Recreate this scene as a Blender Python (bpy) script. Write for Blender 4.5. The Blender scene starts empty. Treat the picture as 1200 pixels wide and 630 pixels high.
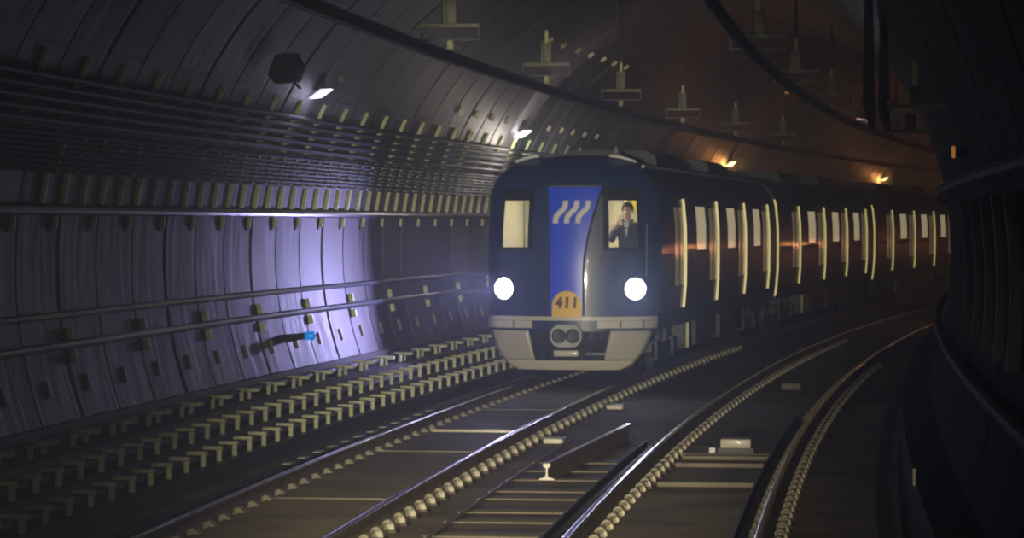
import bpy, bmesh, math, random
from mathutils import Vector, Matrix
random.seed(4)
R = math.radians
SC = bpy.context.scene
COL = SC.collection

# ------------------------------------------------------------------ alignment
F, EYE, HOR = 3503.0, 2.4, 262.0
DS, S0 = 0.05, -40.0
N = int(240 / DS)
def th(s): return R(6.4 + .125 * (s - 23))
AX = [0.0] * (N + 1); AY = [0.0] * (N + 1)
_i0 = int(-S0 / DS)
for i in range(_i0 + 1, N + 1):
    t = th(S0 + (i - .5) * DS); AX[i] = AX[i-1] + DS * math.sin(t); AY[i] = AY[i-1] + DS * math.cos(t)
for i in range(_i0 - 1, -1, -1):
    t = th(S0 + (i + .5) * DS); AX[i] = AX[i+1] - DS * math.sin(t); AY[i] = AY[i+1] - DS * math.cos(t)
_j = min(range(N + 1), key=lambda k: abs(AY[k] - 23)); _dx = -.5 - AX[_j]
AX = [a + _dx for a in AX]
def pos(s, d=0.0, z=0.0):
    k = (s - S0) / DS; i = max(0, min(N - 1, int(k))); u = k - i
    x = AX[i] + (AX[i+1] - AX[i]) * u; y = AY[i] + (AY[i+1] - AY[i]) * u; t = th(s)
    return Vector((x + d * math.cos(t), y - d * math.sin(t), z))
CR, CD, CZ = 4.4, -.3, 2.0          # bore radius, centre offset, centre height
def wall_d(z, side=-1): return CD + side * math.sqrt(max(0, CR * CR - (z - CZ) ** 2))
T1, T2 = -1.65, 1.65                # track centres
RW = .735                           # half distance of rail centres

# ------------------------------------------------------------------ materials
def mat(name, col, rough=.5, metal=0.0, emit=None, estr=0.0, noise=0.0, nscale=8.0, spec=.5, bump=0.0, coat=0.0):
    m = bpy.data.materials.new(name); m.use_nodes = True
    nt = m.node_tree; b = nt.nodes['Principled BSDF']
    b.inputs['Base Color'].default_value = (*col, 1); b.inputs['Roughness'].default_value = rough
    b.inputs['Metallic'].default_value = metal; b.inputs['Specular IOR Level'].default_value = spec
    if coat: b.inputs['Coat Weight'].default_value = coat; b.inputs['Coat Roughness'].default_value = .08
    if emit: b.inputs['Emission Color'].default_value = (*emit, 1); b.inputs['Emission Strength'].default_value = estr
    if noise or bump:
        tc = nt.nodes.new('ShaderNodeTexCoord'); n = nt.nodes.new('ShaderNodeTexNoise')
        n.inputs['Scale'].default_value = nscale; n.inputs['Detail'].default_value = 6
        nt.links.new(tc.outputs['Object'], n.inputs['Vector'])
        if noise:
            r = nt.nodes.new('ShaderNodeMapRange'); r.inputs[1].default_value = .3; r.inputs[2].default_value = .7
            r.inputs[3].default_value = 1 - noise; r.inputs[4].default_value = 1 + noise
            nt.links.new(n.outputs['Fac'], r.inputs[0])
            mx = nt.nodes.new('ShaderNodeVectorMath'); mx.operation = 'SCALE'; mx.inputs[0].default_value = col
            nt.links.new(r.outputs[0], mx.inputs['Scale']); nt.links.new(mx.outputs[0], b.inputs['Base Color'])
        if bump:
            bp = nt.nodes.new('ShaderNodeBump'); bp.inputs['Strength'].default_value = bump; bp.inputs['Distance'].default_value = .02
            nt.links.new(n.outputs['Fac'], bp.inputs['Height']); nt.links.new(bp.outputs[0], b.inputs['Normal'])
    return m

def lining_material(name, base, shine, spec=.5):
    """Segmental concrete lining: UV u = metres along the tunnel, v = metres round the bore."""
    m = bpy.data.materials.new(name); m.use_nodes = True; nt = m.node_tree; b = nt.nodes['Principled BSDF']
    def nd(t, **k):
        x = nt.nodes.new(t)
        for a, v in k.items(): setattr(x, a, v)
        return x
    def mth(op, a, bb=None, c=None):
        x = nd('ShaderNodeMath', operation=op)
        for i, v in enumerate((a, bb, c)):
            if v is None: continue
            if isinstance(v, (int, float)): x.inputs[i].default_value = v
            else: nt.links.new(v, x.inputs[i])
        return x.outputs[0]
    uv = nd('ShaderNodeUVMap'); uv.uv_map = 'UVMap'
    sx = nd('ShaderNodeSeparateXYZ'); nt.links.new(uv.outputs[0], sx.inputs[0])
    u, v = sx.outputs[0], sx.outputs[1]
    ring = mth('FLOOR', mth('DIVIDE', mth('SUBTRACT', u, 28.95), 1.42))
    par = mth('MODULO', ring, 2.0); par = mth('ABSOLUTE', par)
    vs = mth('DIVIDE', mth('ADD', mth('ADD', v, 40.55), mth('MULTIPLY', par, 1.35)), 2.9)
    seg = mth('FLOOR', vs); vf = mth('FRACT', vs)
    joint = mth('LESS_THAN', vf, .016)
    wn = nd('ShaderNodeTexWhiteNoise', noise_dimensions='2D'); cb = nd('ShaderNodeCombineXYZ')
    nt.links.new(ring, cb.inputs[0]); nt.links.new(seg, cb.inputs[1]); nt.links.new(cb.outputs[0], wn.inputs['Vector'])
    # bolt pockets: pairs of upright dark slots above each joint
    uf = mth('FRACT', mth('DIVIDE', mth('SUBTRACT', u, 28.95), 1.42))
    pu = mth('ABSOLUTE', mth('SUBTRACT', mth('ABSOLUTE', mth('SUBTRACT', uf, .5)), .2))
    pv = mth('ABSOLUTE', mth('SUBTRACT', vf, .06))
    pocket = mth('MULTIPLY', mth('LESS_THAN', pu, .035), mth('LESS_THAN', pv, .03))
    tc = nd('ShaderNodeTexCoord')
    n1 = nd('ShaderNodeTexNoise'); n1.inputs['Scale'].default_value = 1.3; n1.inputs['Detail'].default_value = 8; n1.inputs['Roughness'].default_value = .65
    nt.links.new(tc.outputs['Object'], n1.inputs['Vector'])
    sc = nd('ShaderNodeVectorMath', operation='MULTIPLY'); sc.inputs[1].default_value = (3.0, .35, 1)   # streaks run down the wall
    nt.links.new(uv.outputs[0], sc.inputs[0])
    n2 = nd('ShaderNodeTexNoise'); n2.inputs['Scale'].default_value = 2.2; n2.inputs['Detail'].default_value = 5
    nt.links.new(sc.outputs[0], n2.inputs['Vector'])
    f = mth('ADD', mth('MULTIPLY', n1.outputs['Fac'], .6), mth('MULTIPLY', n2.outputs['Fac'], .9))
    f = mth('ADD', mth('MULTIPLY', mth('SUBTRACT', f, .75), 1.3), mth('ADD', .38, mth('MULTIPLY', wn.outputs['Value'], 1.1)))
    f = mth('MULTIPLY', f, mth('SUBTRACT', 1.0, mth('MULTIPLY', mth('MAXIMUM', joint, pocket), .85)))
    f = mth('MAXIMUM', f, .08)
    vm = nd('ShaderNodeVectorMath', operation='SCALE'); vm.inputs[0].default_value = base
    nt.links.new(f, vm.inputs['Scale']); nt.links.new(vm.outputs[0], b.inputs['Base Color'])
    rg = mth('ADD', shine, mth('MULTIPLY', mth('SUBTRACT', n2.outputs['Fac'], .5), .35))
    nt.links.new(rg, b.inputs['Roughness']); b.inputs['Specular IOR Level'].default_value = spec
    bp = nd('ShaderNodeBump'); bp.inputs['Strength'].default_value = .35; bp.inputs['Distance'].default_value = .03
    nt.links.new(n2.outputs['Fac'], bp.inputs['Height']); nt.links.new(bp.outputs[0], b.inputs['Normal'])
    return m

M = {}
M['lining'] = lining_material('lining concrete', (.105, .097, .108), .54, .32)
M['lining_dark'] = lining_material('darkened lining concrete', (.010, .010, .009), .85, .15)  # right wall's shade put into the base colour
M['slab'] = mat('slab concrete', (.22, .185, .13), .75, noise=.45, nscale=1.2, bump=.3)
M['panel'] = mat('track panel concrete', (.32, .275, .19), .66, noise=.3, nscale=1.6, bump=.2)
M['bearer'] = mat('bearer concrete', (.18, .155, .11), .65, noise=.35, nscale=2)
M['step'] = mat('bench concrete', (.07, .068, .072), .5, noise=.35, nscale=2)
M['rail'] = mat('rusty rail', (.20, .15, .105), .55, metal=.1, noise=.3, nscale=3)
M['railhead'] = mat('polished rail head', (.62, .6, .6), .17, metal=1)
M['bright'] = mat('worn bright steel', (.75, .72, .58), .5, metal=.1)
M['clip'] = mat('galvanised clip', (.36, .33, .24), .5, metal=.15, noise=.25, nscale=15)
M['support'] = mat('greenish support steel', (.17, .18, .11), .5, metal=.1, noise=.25, nscale=15)
M['plate'] = mat('rusty base plate', (.07, .055, .04), .6, noise=.3)
M['yellow'] = mat('yellow galvanised steel', (.60, .62, .28), .5, metal=.05, noise=.2, nscale=10)
M['yellowpale'] = mat('pale yellow steel', (.66, .67, .42), .5, metal=.05, noise=.2, nscale=10)
M['cable'] = mat('black cable sheath', (.014, .015, .02), .55, spec=.25)
M['cableblue'] = mat('blue black cable sheath', (.010, .020, .042), .6, spec=.25)
M['pipe'] = mat('dark steel pipe', (.06, .07, .10), .3, metal=.4)
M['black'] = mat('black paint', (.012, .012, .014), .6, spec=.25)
M['coupler'] = mat('light grey coupler steel', (.42, .42, .40), .45, noise=.15)
M['dark'] = mat('dark grey steel', (.05, .05, .055), .5, metal=.2, noise=.3)
M['grey'] = mat('mid grey steel', (.22, .22, .22), .45, metal=.2, noise=.2)
M['body'] = mat('dark navy body paint', (.018, .038, .115), .38, coat=.15)
M['roof'] = mat('dark roof paint', (.03, .032, .04), .5)
M['blue'] = mat('vivid blue enamel', (.018, .085, .95), .3, coat=.4)
M['white'] = mat('white vinyl', (.85, .85, .85), .5)
M['cream'] = mat('cream painted bumper', (.62, .59, .48), .38, coat=.2)
M['creamd'] = mat('cream skirt', (.50, .48, .40), .4, coat=.2)
M['badge'] = mat('amber yellow plate', (.95, .60, .05), .45)
M['ink'] = mat('dark brown lettering', (.09, .05, .02), .5)
M['trim'] = mat('orange glint trim', (.30, .15, .08), .4, metal=.8)
M['cowl'] = mat('whitened roof cowl', (.85, .85, .85), .4, metal=0)
M['rubber'] = mat('black rubber', (.015, .015, .015), .7)
M['cabwall'] = mat('cream cab lining', (.72, .68, .52), .6)
M['cabyellow'] = mat('yellow handrail', (.85, .65, .05), .4)
M['amber_sign'] = mat('amber steel marking', (.20, .165, .085), .5)
M['lens'] = mat('headlamp lens', (1, 1, 1), .2, emit=(.82, .88, 1.0), estr=9)
M['lampw'] = mat('cold lamp diffuser', (1, 1, 1), .3, emit=(.72, .75, 1.0), estr=1.6)
M['lampw2'] = mat('white lamp diffuser', (1, 1, 1), .3, emit=(.9, .95, 1.0), estr=14)
M['lampg'] = mat('greenish lamp diffuser', (1, 1, .9), .3, emit=(.75, 1.0, .45), estr=2.2)
M['lampp'] = mat('pinkish lamp tube', (1, 1, 1), .3, emit=(1.0, .6, .55), estr=.8)
M['lampo'] = mat('sodium lamp diffuser', (1, .8, .5), .3, emit=(1.0, .40, .10), estr=.25)
M['winlit'] = mat('lit saloon window', (.3, .28, .22), .15, emit=(1.0, .86, .55), estr=.42, spec=.6)
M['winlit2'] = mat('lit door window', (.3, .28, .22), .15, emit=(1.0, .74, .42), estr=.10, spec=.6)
M['glowyellow'] = mat('pale yellow with added glow', (.8, .75, .45), .4, emit=(1.0, .86, .34), estr=.6)  # glow added to pale door jambs and end frames
M['bluelens'] = mat('blue marker lens', (.02, .2, .6), .2, emit=(.0, .22, .75), estr=.8)
M['cablamp'] = mat('cab ceiling light', (1, 1, 1), .4, emit=(1.0, .93, .72), estr=3.0)
M['skin'] = mat('skin', (.42, .26, .19), .55)
M['hair'] = mat('dark hair', (.02, .017, .015), .5)
M['jacket'] = mat('dark grey blue jacket', (.06, .065, .085), .8, noise=.2)
M['shirt'] = mat('pale blue shirt', (.45, .48, .52), .8)
M['trouser'] = mat('black trousers', (.02, .02, .025), .8)
M['shoe'] = mat('black shoes', (.015, .015, .015), .5)
M['eye'] = mat('dark eye', (.02, .02, .02), .3)
M['lip'] = mat('lip', (.35, .16, .14), .5)
g = bpy.data.materials.new('cab window glass'); g.use_nodes = True; _n = g.node_tree; _n.nodes.clear()
_o = _n.nodes.new('ShaderNodeOutputMaterial'); _mx = _n.nodes.new('ShaderNodeMixShader'); _t = _n.nodes.new('ShaderNodeBsdfTransparent')
_g = _n.nodes.new('ShaderNodeBsdfGlossy'); _g.inputs['Roughness'].default_value = .03; _t.inputs[0].default_value = (.93, .95, .95, 1)
_mx.inputs[0].default_value = .06
_n.links.new(_t.outputs[0], _mx.inputs[1]); _n.links.new(_g.outputs[0], _mx.inputs[2]); _n.links.new(_mx.outputs[0], _o.inputs[0])
M['glass'] = g

# ------------------------------------------------------------------ mesh helpers
class MB:
    def __init__(s): s.v = []; s.f = []; s.mi = []; s.cur = 0
    def add(s, vs, fs):
        b = len(s.v); s.v += [tuple(v) for v in vs]; s.f += [tuple(b + i for i in f) for f in fs]; s.mi += [s.cur] * len(fs); return s
    def box(s, x0, x1, y0, y1, z0, z1):
        return s.add([(x0,y0,z0),(x1,y0,z0),(x1,y1,z0),(x0,y1,z0),(x0,y0,z1),(x1,y0,z1),(x1,y1,z1),(x0,y1,z1)],
                     [(0,3,2,1),(4,5,6,7),(0,1,5,4),(1,2,6,5),(2,3,7,6),(3,0,4,7)])
    def cbox(s, x0, x1, y0, y1, z0, z1, c=.01):
        """box with chamfered edges"""
        bm = bmesh.new(); bmesh.ops.create_cube(bm, size=1)
        for v in bm.verts: v.co = Vector(((x0+x1)/2 + v.co.x*(x1-x0), (y0+y1)/2 + v.co.y*(y1-y0), (z0+z1)/2 + v.co.z*(z1-z0)))
        bmesh.ops.bevel(bm, geom=bm.edges[:], offset=c, segments=2, affect='EDGES', profile=.5)
        return s.bm(bm)
    def bm(s, bm):
        bm.verts.index_update()
        s.add([v.co.copy() for v in bm.verts], [[v.index for v in f.verts] for f in bm.faces]); bm.free(); return s
    def prism(s, pts, axis, a0, a1):
        """extrude a closed outline: axis 'y' -> pts are (x,z); 'x' -> (y,z); 'z' -> (x,y)"""
        n = len(pts)
        def P(p, a): return (p[0], a, p[1]) if axis == 'y' else (a, p[0], p[1]) if axis == 'x' else (p[0], p[1], a)
        vs = [P(p, a0) for p in pts] + [P(p, a1) for p in pts]
        return s.add(vs, [tuple(range(n)), tuple(range(2*n-1, n-1, -1))] + [(i, i+n, (i+1) % n + n, (i+1) % n) for i in range(n)])
    def tube(s, path, r, k=8, caps=True):
        path = [Vector(p) for p in path]; n = len(path)
        rr = r if isinstance(r, (list, tuple)) else [r] * n
        vs = []; up = None
        for i, p in enumerate(path):
            t = (path[min(i+1, n-1)] - path[max(i-1, 0)]).normalized()
            if up is None:
                up = Vector((0, 0, 1)) if abs(t.z) < .9 else Vector((1, 0, 0))
            a = t.cross(up).normalized(); b = a.cross(t).normalized(); up = b
            for j in range(k):
                q = 2 * math.pi * j / k
                vs.append(p + a * math.cos(q) * rr[i] + b * math.sin(q) * rr[i])
        fs = [(i*k+j, i*k+(j+1) % k, (i+1)*k+(j+1) % k, (i+1)*k+j) for i in range(n-1) for j in range(k)]
        if caps: fs += [tuple(range(k-1, -1, -1)), tuple(range((n-1)*k, n*k))]
        return s.add(vs, fs)
    def cyl(s, c, axis, r, h, k=20, r2=None):
        c = Vector(c); a = Vector(axis).normalized() * h / 2
        return s.tube([c - a, c + a], [r, r if r2 is None else r2], k)
    def lathe(s, c, axis, prof, k=24):
        """prof: (radius, distance along axis)"""
        c = Vector(c); ax = Vector(axis).normalized()
        u = ax.orthogonal().normalized(); w = ax.cross(u); n = len(prof); vs = []
        for r, h in prof:
            for j in range(k):
                q = 2*math.pi*j/k; vs.append(c + ax*h + u*math.cos(q)*r + w*math.sin(q)*r)
        fs = [(i*k+j, i*k+(j+1) % k, (i+1)*k+(j+1) % k, (i+1)*k+j) for i in range(n-1) for j in range(k)]
        fs += [tuple(range(k-1, -1, -1)), tuple(range((n-1)*k, n*k))]
        return s.add(vs, fs)
    def sweep(s, prof, s0, s1, step=1.0, closed=True, caps=True):
        """prof: (d, z) outline carried along the alignment"""
        n = max(1, int(round((s1 - s0) / step))); k = len(prof); vs = []
        for i in range(n + 1):
            q = s0 + (s1 - s0) * i / n
            vs += [pos(q, d, z) for d, z in prof]
        kk = k if closed else k - 1
        fs = [(i*k+j, (i+1)*k+j, (i+1)*k+(j+1) % k, i*k+(j+1) % k) for i in range(n) for j in range(kk)]
        if caps and closed: fs += [tuple(range(k)), tuple(range((n+1)*k-1, n*k-1, -1))]
        return s.add(vs, fs)
    def grid(s, rows):
        b = [len(r) for r in rows][0]; n = len(rows)
        return s.add([v for r in rows for v in r], [(i*b+j, i*b+j+1, (i+1)*b+j+1, (i+1)*b+j) for i in range(n-1) for j in range(b-1)])
    def mesh(s, name, mats, smooth=None):
        me = bpy.data.meshes.new(name); me.from_pydata(s.v, [], s.f)
        for m in (mats if isinstance(mats, (list, tuple)) else [mats]): me.materials.append(m)
        for p, i in zip(me.polygons, s.mi): p.material_index = i
        bm = bmesh.new(); bm.from_mesh(me); bmesh.ops.recalc_face_normals(bm, faces=bm.faces[:]); bm.to_mesh(me); bm.free()
        if smooth is not None:
            me.polygons.foreach_set('use_smooth', [True] * len(me.polygons)); me.set_sharp_from_angle(angle=R(smooth))
        me.update(); return me
    def build(s, name, mats, parent=None, smooth=35):
        o = bpy.data.objects.new(name, s.mesh(name, mats, smooth)); COL.objects.link(o)
        if parent is not None: o.parent = parent
        return o

def tag(o, label=None, cat=None, group=None, kind=None):
    if label: o['label'] = label
    if cat: o['category'] = cat
    if group: o['group'] = group
    if kind: o['kind'] = kind
    return o
def thing(name, label, cat, loc=(0, 0, 0), rz=0.0, group=None):
    o = bpy.data.objects.new(name, None); COL.objects.link(o); o.empty_display_size = .2
    o.location = loc; o.rotation_euler.z = rz
    return tag(o, label, cat, group)
def copy_thing(root, loc, rz, label=None, group=None):
    r = root.copy(); COL.objects.link(r); r.location = loc; r.rotation_euler.z = rz
    if label: r['label'] = label
    if group: r['group'] = group
    for ch in list(root.children):
        c = ch.copy(); COL.objects.link(c); c.parent = r
        for gch in list(ch.children):
            d = gch.copy(); COL.objects.link(d); d.parent = c
    return r
def row(root, places, label=None, group=None):
    """first place moves the thing itself, the others are copies"""
    for i, (loc, rz) in enumerate(places):
        if i == 0:
            root.location = loc; root.rotation_euler.z = rz
            if label: root['label'] = label
            if group: root['group'] = group
        else: copy_thing(root, loc, rz, label, group)
def frange(a, b, st):
    out = []
    while a <= b + 1e-6: out.append(a); a += st
    return out
def circ(d, z, r, k=8): return [(d + r*math.cos(2*math.pi*j/k), z + r*math.sin(2*math.pi*j/k)) for j in range(k)]

# ------------------------------------------------------------------ tunnel shell
RING0, RING = 28.95, 1.42
def lining(name, a0, a1, na, m='lining'):
    """arc of the bore between angles a0..a1 (0 = right, 90 = crown), grooved at every ring joint"""
    ss = []
    for k in range(-28, 92):
        s = RING0 + RING * k
        w_ = .075 if k % 3 == 0 else .035
        ss += [(s - w_, 0), (s - w_*.5, .04), (s + w_*.5, .04), (s + w_, 0), (s + RING/2, 0)]
    me = bpy.data.meshes.new(name); vs = []; uvs = []; fs = []
    for s, g_ in ss:
        for j in range(na + 1):
            a = R(a0 + (a1 - a0) * j / na); r = CR + g_
            vs.append(pos(s, CD + r*math.cos(a), CZ + r*math.sin(a))); uvs.append((s, CR * a))
    k = na + 1
    for i in range(len(ss) - 1):
        for j in range(na): fs.append((i*k+j, i*k+j+1, (i+1)*k+j+1, (i+1)*k+j))
    me.from_pydata(vs, [], fs); uv = me.uv_layers.new(name='UVMap')
    for lp in me.loops: uv.data[lp.index].uv = uvs[lp.vertex_index]
    me.polygons.foreach_set('use_smooth', [True]*len(me.polygons)); me.set_sharp_from_angle(angle=R(25))
    me.materials.append(M[m]); o = bpy.data.objects.new(name, me); COL.objects.link(o)
    return tag(o, kind='structure')
tag(lining('wall_left', 152, 213, 30), 'curved concrete segment wall on the left of the train')
tag(lining('ceiling', 35, 152, 52), 'arched concrete segment ceiling above the tracks')
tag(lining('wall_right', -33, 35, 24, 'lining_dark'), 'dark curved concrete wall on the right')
tag(MB().sweep([(-4.1, -.5), (4.0, -.5), (4.0, -.2), (-4.1, -.2)], -11, 158, 1.5).build('floor', M['slab']), kind='structure', label='dark concrete track bed floor of the tunnel')
# stepped bench at the foot of the left wall, dark walkway kerb at the right
b = MB().sweep([(-4.62, .50), (-4.36, .50), (-4.36, .32), (-3.95, .32), (-3.95, .14), (-3.62, .14), (-3.62, -.02), (-3.28, -.02), (-3.28, -.35), (-4.62, -.35)], -10, 158, 1.5)
tag(b.build('trim_1', M['step']), kind='structure', label='stepped concrete bench at the foot of the left wall')
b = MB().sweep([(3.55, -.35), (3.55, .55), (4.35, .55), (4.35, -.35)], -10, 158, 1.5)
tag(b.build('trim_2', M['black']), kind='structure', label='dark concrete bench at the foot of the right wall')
# track panels between the rails of the near-left track
for i, (a, e) in enumerate([(18, 27.4), (27.5, 33.1), (33.25, 36.25), (36.85, 40.6), (40.75, 60)]):
    tag(MB().sweep([(T1-.60, -.2), (T1+.60, -.2), (T1+.60, -.13), (T1-.60, -.13)], a, e, 1).build('trim_%d' % (i+3), M['panel']), kind='structure', label='flat concrete panel between the rails of the train track')
for i, (a, e) in enumerate([(18, 28.8), (33.6, 70)]):
    tag(MB().sweep([(T2-.55, -.2), (T2+.50, -.2), (T2+.50, -.155), (T2-.55, -.155)], a, e, 1).build('trim_%d' % (i+8), M['slab']), kind='structure', label='flat concrete panel between the rails of the empty right track')

# ------------------------------------------------------------------ rails
RAILP = [(-.075,-.17),(.075,-.17),(.075,-.158),(.02,-.142),(.009,-.12),(.009,-.05),(.034,-.036),(.036,-.01),(.026,-.006),(-.026,-.006),(-.036,-.01),(-.034,-.036),(-.009,-.05),(-.009,-.12),(-.02,-.142),(-.075,-.158)]
def rail(name, d, s0, s1, label):
    o = MB().sweep([(d+x, z) for x, z in RAILP], s0, s1, .5).build(name, M['rail'])
    tag(o, label, 'rail')
    h = MB().sweep([(d-.036, -.014), (d-.033, -.006), (d-.024, -.0006), (d-.012, .0006), (d, .0009), (d+.012, .0006), (d+.024, -.0006), (d+.033, -.006), (d+.036, -.014), (d+.02, -.012), (d-.02, -.012)], s0, s1, .5).build('running_surface', M['railhead'], o, 60)
    h['label'] = 'shiny worn running surface on top of the rail'
    return o
rail('running_rail', T1-RW, 14, 140, 'long rail under the left wheels of the train, nearest the bracket rows')
rail('running_rail', T1+RW, 14, 140, 'long rail under the right wheels of the train, fasteners in a dense row')
rail('running_rail', T2-RW, 14, 140, 'left rail of the empty track, just right of the short cut rail')
rail('running_rail', T2+RW, 14, 140, 'right rail of the empty track, curving up into the dark')
# guard rails beside the empty track's rails
for dd, lab in ((T2-RW-.20, 'thin guard rail along the left side of the empty track\'s left rail'), (T2+RW-.20, 'thin guard rail inside the empty track\'s right rail')):
    o = MB().sweep([(dd-.012, -.075), (dd+.09, -.075), (dd+.09, -.065), (dd+.02, -.065), (dd+.02, -.02), (dd+.008, -.008), (dd-.012, -.012)], 18, 33.5 if dd < 1.5 else 38, 1).build('guard_rail', M['dark'])
    tag(o, lab, 'rail')
# short cut length of rail standing between the tracks
p0 = Vector((.35, 30.0, 0)); p1 = Vector((1.40, 35.9, 0)); v = p1 - p0
st = thing('cut_rail', 'short cut rail lying between the two tracks with its pale sawn end showing', 'rail', (p0.x, p0.y, 0), -math.atan2(v.x, v.y))
MB().prism(RAILP, 'y', 0, v.length).build('rail_web', M['rail'], st)
MB().prism([(x*1.02, z) for x, z in RAILP], 'y', -.012, 0).build('sawn_end', M['bright'], st)['label'] = 'pale cream sawn end of the rail'
MB().box(-.027, .027, 0, v.length, -.001, .003).build('running_surface', M['railhead'], st)
# cables lying on the slab
tag(MB().sweep(circ(-.33, -.15, .014, 6), 23.5, 35.5, .8).build('ground_cable', M['grey']), 'thin pale cable on the slab between train track and cut rail', 'cable')
tag(MB().sweep(circ(T1-RW-.42, -.13, .03, 6), 24, 48, .8).build('earthing_pipe', M['rubber']), 'thin pipe on the slab left of the train track\'s left rail', 'pipe')

pc = thing('glint_dash', 'x', 'glint dash')  # bright straps stand in for a dashed glint beside the rail
MB().cbox(-.045, .045, -.16, .16, -.101, -.092, .004).build('strap', M['bright'], pc)
MB().cbox(-.05, .05, -.05, .05, -.2, -.16, .006).build('foot', M['dark'], pc)
row(pc, [(pos(s, T1-RW-.42), -th(s)) for s in frange(31.0, 40.5, .8)], 'pale dash for a glint along the thin pipe left of the train track', 'glints along the thin floor pipe')
# ---- rail fasteners (base plate and two curled clips)
def fastener():
    t = thing('rail_fastener', 'x', 'rail fastener')
    MB().cbox(-.21, .21, -.09, .09, -.2, -.172, .008).build('base_plate', M['plate'], t)
    for sg in (-1, 1):
        c = MB()
        # curled spring clip: a humped shoulder with a bent bar
        pr = [(sg*.085, -.173), (sg*.085, -.120), (sg*.10, -.095), (sg*.13, -.085), (sg*.165, -.10), (sg*.185, -.135), (sg*.19, -.173)]
        c.prism(pr, 'y', -.06, .06)
        c.tube([(sg*.095, -.085, -.145), (sg*.11, -.095, -.10), (sg*.16, -.085, -.11), (sg*.165, 0, -.09), (sg*.13, .085, -.10), (sg*.10, .08, -.14)], .013, 6)
        c.build('clip', M['clip'], t)
    return t
fast = None
def fasten(d, s0, s1, label, group, step=.6):
    global fast
    pl = [(pos(s, d), -th(s)) for s in frange(s0, s1, step)]
    if fast is None: fast = fastener(); row(fast, pl, label, group)
    else:
        for loc, rz in pl: copy_thing(fast, loc, rz, label, group)
fasten(T1+RW, 22.2, 62, 'steel clip fastener on the train track\'s right rail', 'fasteners of the train track right rail')
fasten(T1-RW, 22.5, 54, 'steel clip fastener on the train track\'s left rail', 'fasteners of the train track left rail')
fasten(T2-RW, 21.8, 66, 'steel clip fastener on the empty track\'s left rail', 'fasteners of the empty track left rail')
fasten(T2+RW, 21.8, 55, 'steel clip fastener on the empty track\'s right rail', 'fasteners of the empty track right rail')

# bearers across the turnout, each lifted separately
br = thing('track_bearer', 'x', 'track bearer')
MB().cbox(-.52, .52, -.27, .27, -.2, -.184, .006).build('concrete_beam', M['bearer'], br)
row(br, [(pos(s, .08), -th(s)) for s in (23.4, 24.15, 25.1, 26.3, 27.2, 28.5, 29.3, 30.6, 31.7, 32.8)], 'concrete bearer lying between the train track and the empty track', 'bearers between the tracks')
br2 = thing('track_bearer', 'x', 'track bearer')
MB().cbox(-.51, .51, -.07, .07, -.2, -.15, .012).build('concrete_beam', M['bearer'], br2)
row(br2, [(pos(s, T2), -th(s)) for s in (29.9, 32.3, 33.3)], 'narrow concrete bearer between the rails of the empty track', 'bearers in the empty track')
# pale drain cover across the train track
o = MB()
pl = [pos(36.45, T1-.66, -.16), pos(36.45, T1+.66, -.16)]
t = thing('drain_cover', 'pale drain bar across the train track in front of the train', 'drain cover', pos(36.35, T1), -th(36.35))
MB().cbox(-.515, .515, -.05, .05, -.2, -.10, .01).build('cover_bar', M['cream'], t)
MB().box(-.515, .515, .055, .48, -.2, -.19).build('grating', M['black'], t)
# balise in the empty track
t = thing('track_balise', 'pale cream box on the slab in the middle of the empty track', 'track box', pos(33.9, T2+.05), -th(34))
MB().cbox(-.17, .17, -.2, .2, -.10, .0, .015).build('cover', M['cream'], t)
MB().box(-.20, .20, -.16, .16, -.2, -.10).build('mounting_frame', M['dark'], t)
t = thing('junction_box', 'small dark box with a white end beside the cream track box', 'track box', pos(33.7, T2-.24), -th(34))
MB().cbox(-.22, .02, -.08, .08, -.17, -.06, .01).build('casing', M['black'], t)
MB().cbox(.0, .07, -.085, -.02, -.15, -.09, .008).build('white_end', M['white'], t)
t = thing('track_sensor', 'faint pale bar on the slab far along the empty track', 'track box', pos(46.6, T2-.05), -th(47))
MB().cbox(-.15, .15, -.1, .1, -.155, -.05, .02).build('cover', M['bearer'], t); MB().box(-.18, .18, -.06, .06, -.17, -.15).build('foot', M['dark'], t)
for s, lab in ((35.3, 'pale rail bond lump beside the train track\'s right rail, near the cut rail'), (41.8, 'pale rail bond lump beside the train track\'s right rail, just before the train')):
    t = thing('rail_bond', lab, 'rail bond', pos(s, T1+RW+.37), -th(s))
    MB().cbox(-.10, .14, -.2, .2, -.18, -.11, .03).build('casing', M['bright'], t)
    MB().tube([(-.08, 0, -.13), (-.12, -.05, -.11), (-.14, 0, -.12)], .02, 6).build('strap', M['clip'], t)

# ------------------------------------------------------------------ bracket rows on the stepped bench
def gallows(arm, leg, w, matl, tee=False):
    t = thing('floor_bracket', 'x', 'bracket')
    b = MB(); b.cbox(-.025, .025, -.03, .03, 0, leg, .006)
    b.build('leg', matl, t)
    a = MB()
    if tee: a.cbox(-arm*.75, arm*.6, -.06, .06, leg, leg+.045, .01)
    else:
        a.cbox(-arm, .035, -.05, .05, leg, leg+.04, .01)
    a.build('arm', matl, t)
    return t
ga = gallows(.22, .085, .1, M['yellowpale'], True)
row(ga, [(pos(s, -4.17, .32), -th(s)) for s in frange(23.8, 60.8, 1.42)], 'yellowish T bracket on the top step below the left wall', 'T brackets on the top step')
gp = thing('floor_post', 'x', 'post')
MB().cbox(-.022, .022, -.03, .03, 0, .13, .006).build('post', M['yellowpale'], gp)
MB().cbox(-.05, .05, -.05, .05, 0, .02, .005).build('foot_plate', M['dark'], gp)
row(gp, [(pos(s, -4.08, .32), -th(s)) for s in frange(24.45, 60.8, 1.42)], 'short yellowish post between the T brackets of the top step', 'short posts on the top step')
gb = gallows(.17, .125, .1, M['yellowpale'])
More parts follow.
